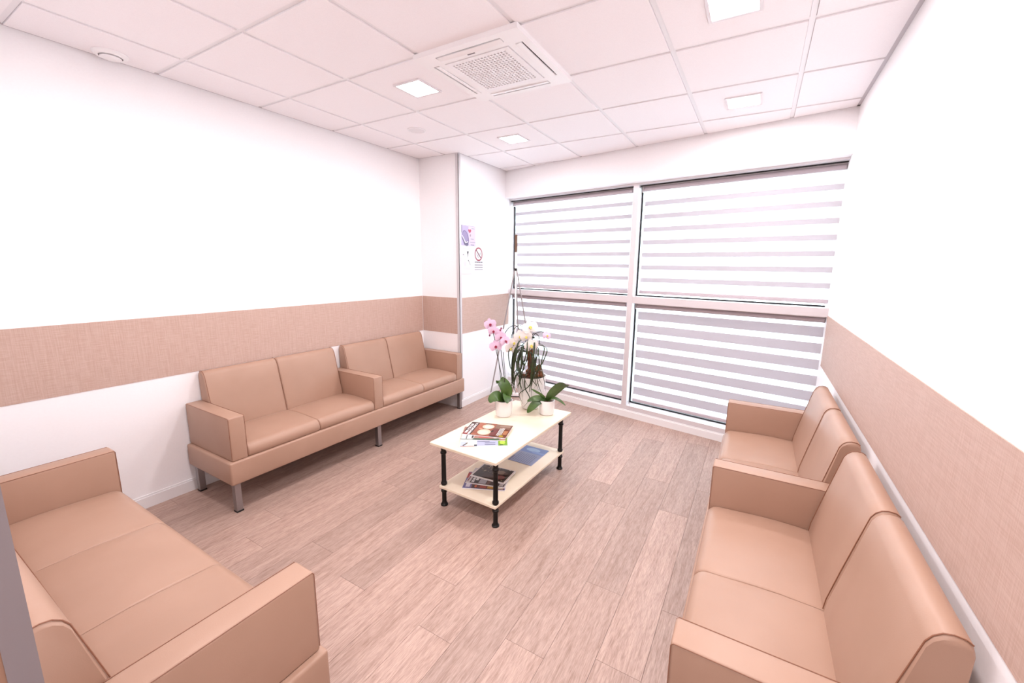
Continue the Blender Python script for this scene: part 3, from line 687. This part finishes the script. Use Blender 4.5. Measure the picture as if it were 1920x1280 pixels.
# 2: white orchid with hanging aerial roots in the large pot
t2 = thing('potted_orchid', 'white orchid with brown trunk and hanging dark strands in a big white pot', 'potted plant', (.222, .925, TZ))
pot(t2, [(.05, 0), (.066, .004), (.072, .02), (.094, .10), (.113, .19), (.122, .26), (.124, .268)], .008, .254)
def r2(*p): return [rel(t2, q) for q in p]
bm = bmesh.new(); tube(bm, spline(r2((.222, .925, .70), (.226, .925, .78), (.214, .93, .86), (.208, .93, .93), (.214, .93, .985)), 6), [.034-.0006*k+.004*math.sin(k*1.7) for k in range(25)], 12); obj('trunk', bm, M['trunk'], t2, smooth=60)
bm = bmesh.new()
for k in range(14):
    a = k*2.4; r_ = .02+.055*((k*37 % 10)/10)
    bmesh.ops.create_icosphere(bm, subdivisions=1, radius=.014+.008*((k*13 % 7)/7), matrix=Matrix.Translation((r_*math.cos(a)+(.03 if k % 2 else 0), r_*math.sin(a), .258+.018*(k % 4))))
for k in range(6): bmesh.ops.create_icosphere(bm, subdivisions=1, radius=.02, matrix=Matrix.Translation((.07+.018*math.cos(k), .01*math.sin(k*2), .28+.014*k)))
obj('bark_chunks', bm, M['trunk'], t2)['kind'] = 'stuff'
arch = [[(.20, .93, .93), (.14, .92, 1.04), (.09, .92, 1.10), (.03, .92, 1.09), (-.015, .915, 1.035), (-.03, .91, .97)], [(.21, .93, .95), (.17, .92, 1.07), (.125, .92, 1.108), (.08, .92, 1.09), (.05, .915, 1.03), (.05, .9, .96)],
        [(.21, .93, .96), (.20, .92, 1.06), (.22, .90, 1.12), (.25, .88, 1.12)], [(.22, .93, .97), (.235, .92, 1.05), (.262, .915, 1.058), (.292, .91, 1.04), (.30, .91, .98)], [(.21, .93, .97), (.19, .9, 1.03), (.14, .87, 1.03), (.10, .85, .95)],
        [(.22, .93, .97), (.26, .89, 1.05), (.33, .875, 1.085), (.383, .87, 1.07)]]
for st in arch: obj('flower_stem', tube(bmesh.new(), spline(r2(*st), 6), .0028, 6), M['stem'], t2, smooth=60)
# strands recorded around the pot: (points, width)
SP = [[(.17, .89, .95), (.08, .83, .93), (.107, .80, .80), (.155, .795, .74), (.109, .79, .627), (.076, .79, .561)], [(.19, .90, .97), (.147, .82, .91), (.165, .80, .79), (.128, .79, .733), (.17, .785, .60)],
      [(.2, .9, .98), (.195, .82, .915), (.229, .80, .805), (.182, .795, .755), (.10, .79, .65)], [(.205, .9, .98), (.202, .82, .98), (.188, .80, .857), (.158, .79, .708), (.130, .785, .59)],
      [(.25, .9, .97), (.335, .83, .96), (.323, .81, .85), (.352, .80, .70), (.395, .80, .615)], [(.25, .9, .99), (.357, .84, .995), (.386, .82, .96), (.369, .81, .85), (.398, .80, .75), (.415, .80, .655)],
      [(.24, .9, .80), (.235, .82, .75), (.245, .79, .66), (.29, .785, .58), (.240, .78, .505)], [(.26, .9, .80), (.31, .82, .76), (.275, .79, .67), (.20, .785, .60), (.235, .78, .53)],
      [(.25, .9, .98), (.396, .84, .973), (.388, .81, .883), (.345, .80, .78), (.385, .80, .70)], [(.21, .9, .99), (.25, .82, .985), (.228, .81, .87), (.148, .79, .69), (.165, .785, .60)]]
strs = []
for s_ in SP: strs.append((s_, .008))
for k in range(22):
    a = random.uniform(-3.0, -.55); rad = random.uniform(.11, .17); ca_, sa_ = math.cos(a), math.sin(a)
    if k > 14: a = random.uniform(-1.3, -.5); ca_, sa_ = math.cos(a), math.sin(a); rad = random.uniform(.14, .19)
    x0, y0 = .215, .925; h0 = random.uniform(.90, 1.0); h1 = random.uniform(.53, .70)
    if h1 < .72: rad = max(rad, .14)
    w1, w2 = random.uniform(-.3, .3), random.uniform(-.3, .3)
    strs.append(([(x0+.02*ca_, y0+.02*sa_, h0), (x0+rad*.75*ca_, y0+rad*.75*sa_, h0+.01), (x0+rad*math.cos(a+w1*.5), y0+rad*math.sin(a+w1*.5), (h0*2+h1)/3), (x0+(rad+.005)*math.cos(a+w2), y0+(rad+.005)*math.sin(a+w2), (h0+2*h1)/3), (x0+rad*math.cos(a+w1), y0+rad*math.sin(a+w1), h1)], random.choice([.005, .006, .008, .014])))
for s_, w_ in strs:
    pts = spline(r2(*s_), 5)
    obj('strand', blade(bmesh.new(), pts, w_, .0022, side=Vector((.85, .5, 0)), fold=.05, taper=lambda q: max(.25, math.sin(PI*min(1, q*.8+.15)))), M['strand'], t2, smooth=60)
for p, fc, sz in (((.243, .86, 1.112), (.6, -.9, .5), .115), ((.165, .85, 1.035), (.5, -1, .15), .105), ((.222, .84, 1.042), (.5, -1, 0), .09), ((.278, .82, .982), (.6, -1, .1), .105), ((.09, .84, .935), (.5, -1, .2), .095), ((.125, .83, .985), (.5, -1, .1), .09), ((.383, .86, 1.062), (1, -.5, .3), .07), ((.20, .90, 1.085), (.3, -1, .4), .08)):
    flower(t2, rel(t2, p), fc, sz, M['whitep'] if sz != .07 else M['pinkp'], M['lipy'], spin=random.uniform(-.4, .4))
for p in ((.205, .86, 1.072), (.145, .93, 1.108), (.255, .9, 1.03)):
    bm = bmesh.new(); bmesh.ops.create_icosphere(bm, subdivisions=2, radius=.009, matrix=Matrix.Translation(rel(t2, p))); obj('bud', bm, M['strand'], t2, smooth=60)

# 3: leafy orchid without flowers
t3 = thing('potted_orchid', 'flowerless orchid with broad green leaves in a small white pot near the table edge', 'potted plant', (.396, .868, TZ))
pot(t3, [(.042, 0), (.052, .004), (.055, .012), (.059, .06), (.0605, .108), (.061, .112)], .006, .100)
def r3(*p): return [rel(t3, q) for q in p]
for st, w in (([(.40, .86, .555), (.43, .85, .61), (.48, .84, .67), (.53, .83, .715), (.565, .825, .725)], .062), ([(.39, .86, .555), (.36, .82, .585), (.318, .785, .582), (.280, .765, .562)], .045), ([(.39, .85, .555), (.352, .80, .56), (.318, .765, .52), (.290, .75, .478)], .058),
              ([(.41, .86, .555), (.46, .845, .598), (.52, .835, .59), (.567, .83, .563)], .022), ([(.39, .87, .555), (.375, .84, .60), (.33, .80, .64), (.300, .785, .660)], .018), ([(.40, .87, .555), (.44, .89, .60), (.52, .89, .68), (.575, .87, .71)], .03)):
    obj('leaf', leafblade(spline(r3(*st), 5), w, .0016, .2), M['leaf'], t3, smooth=60)

# ------------------------------------------------------------------ easel in the corner
ez = thing('easel', 'slim grey tripod easel standing in the corner by the window', 'easel', (-.735, 2.30, 0))
obj('mast', tube(bmesh.new(), [(0, 0, .02), (0, 0, 1.53)], .011, 10), M['plast'], ez, smooth=50)
obj('mast_extension', box(-.013, .013, -.006, .006, 1.52, 1.73), M['plast'], ez)
obj('grip', box(-.013, .013, -.010, .010, 1.722, 1.917, r=.004, seg=2), M['wood_grip'], ez)
obj('clamp', box(-.014, .014, -.014, .014, 1.512, 1.54, r=.003, seg=1), M['black'], ez)
for p in ((-.255, -.135, .045), (.255, .10, .045), (.02, .10, .02)):
    obj('leg', tube(bmesh.new(), [(p[0]*.04, p[1]*.04, 1.53), p], .008, 8), M['easel'], ez, smooth=50)
rz_ = Matrix.Rotation(math.atan2(.235, .51), 4, 'Z')
obj('foot_bar', box(-.29, .29, -.02, .02, .012, .044, rot=rz_), M['plast'], ez)
obj('foot_strip', box(-.288, .288, -.019, .019, 0, .012, rot=rz_), M['black'], ez)
obj('crossbar', box(-.07, .07, -.006, .006, 1.235, 1.25, rot=rz_), M['steel'], ez)

# ------------------------------------------------------------------ posters on the alcove wall (u along +y, v up, facing +x)
def poster(name, label, y0, y1, z0, z1, shapes, cat='poster', base='f6f3f6'):
    t = thing(name, label, cat, (XQ, y0, z0))
    s_ = obj('sheet', box(.0003, .0018, 0, y1-y0, 0, z1-z0), flat(base, .5), t)
    w, h = y1-y0, z1-z0
    decal('print', [([(u*w, v_*h) for u, v_ in p], c) for p, c in shapes], s_, lambda u, v_, q: (.0018+q, u, v_), .0006)
def heart(cu, cv, s): return [(cu+s*16*math.sin(t)**3/16*.9, cv+s*(13*math.cos(t)-5*math.cos(2*t)-2*math.cos(3*t)-math.cos(4*t))/16) for t in [2*PI*k/24 for k in range(24)]]
poster('poster', 'lavender poster with red heart beside the corner guard', 1.684, 1.94, 1.775, 1.988, [
    (rect(0, 0, 1, 1), 'e2d6ea'), (rect(0, .0, .5, .96), 'c8bbdb'), (rect(0, .97, 1, .985), 'b9b2bf'), (rect(.02, .62, .06, .98), '8d8499'),
    (ell(.30, .40, .2, .36, 24, .35), '8c7da3'), (ell(.28, .44, .15, .27, 24, .35), 'a89abf'), (ell(.33, .1, .16, .12, 20, -.3), '746788'), ([(.04, .5), (.08, .5), (.3, .18), (.46, .22), (.46, .17), (.27, .12)], 'f2ecf6'), ([(.02, .42), (.05, .44), (.25, .06), (.2, .04)], '6f6480'),
    (heart(.58, .73, .12), 'c8647c'), (ell(.62, .52, .04, .07), 'b0a0a8'), (rect(.70, .85, .92, .875), 'a59fac'), (rect(.64, .33, .86, .36), 'a29ba9'), (rect(.6, .17, .96, .2), 'a29ba9'), (rect(.64, .04, .88, .07), '8d8696'), (rect(0, 0, 1, .012), 'c0b8c8')], base='e2d6ea')
poster('poster', 'white poster with faint figure drawing below the lavender poster', 1.684, 1.868, 1.474, 1.762, [
    (rect(.15, .93, .75, .945), 'e3c9cf'), ([(.52, .84), (.70, .84), (.66, .76), (.64, .68), (.56, .60), (.60, .70), (.56, .77)], '2f2a2c'), (ell(.18, .71, .07, .018), 'a8a0a6'), ([(.24, .7), (.27, .71), (.47, .52), (.45, .51)], 'd5d2dc'), ([(.66, .5), (.70, .5), (.86, .34), (.84, .33)], '6d6468'), (ell(.65, .5, .035, .022), '2f2a2c'),
    (ell(.3, .48, .16, .14), 'eae7f1'), (ell(.34, .36, .12, .08), 'e6e3ee'), (rect(.1, .22, .82, .23), 'dcd3da'), (rect(.22, .17, .8, .18), 'd9cdd3'), (rect(.02, .0, .9, .012), 'd9bfc6')])
ring = []
no = [(rect(0, 0, 1, 1), 'f8f4f7'), (ell(.5, .71, .45, .30, 36), 'b04a5c'), (ell(.5, .71, .36, .235, 36), 'f8f4f7'),
      ([(.28, .64), (.36, .60), (.52, .52), (.60, .55), (.42, .66), (.36, .70)], 'cfc9cd'), ([(.34, .60), (.66, .71), (.63, .745), (.31, .635)], 'f2eef0'), ([(.33, .605), (.66, .715), (.655, .725), (.325, .615)], '5a5256'), ([(.32, .63), (.63, .74), (.625, .75), (.315, .64)], '5a5256'),
      (ell(.71, .74, .04, .05), '8c8488'), (ell(.72, .745, .02, .03), 'f8f4f7'), ([(.27, .68), (.33, .70), (.31, .76), (.26, .73)], '8c8488'),
      ([(.20, .86), (.26, .895), (.80, .56), (.74, .525)], '7c3542'),
      (rect(.06, .35, .94, .385), '6d646a'), (rect(.2, .36, .24, .375), 'f8f4f7'), (rect(.45, .36, .48, .375), 'f8f4f7'), (rect(.68, .36, .71, .375), 'f8f4f7'),
      (rect(.04, .22, .96, .27), 'b5adb2'), (rect(.04, .12, .96, .16), 'b5adb2'), (rect(.04, .03, .96, .06), 'bdb6ba')]
poster('no_smoking_sign', 'white no smoking sign with red prohibition ring', 1.912, 2.078, 1.51, 1.765, no, 'sign', 'f8f4f7')
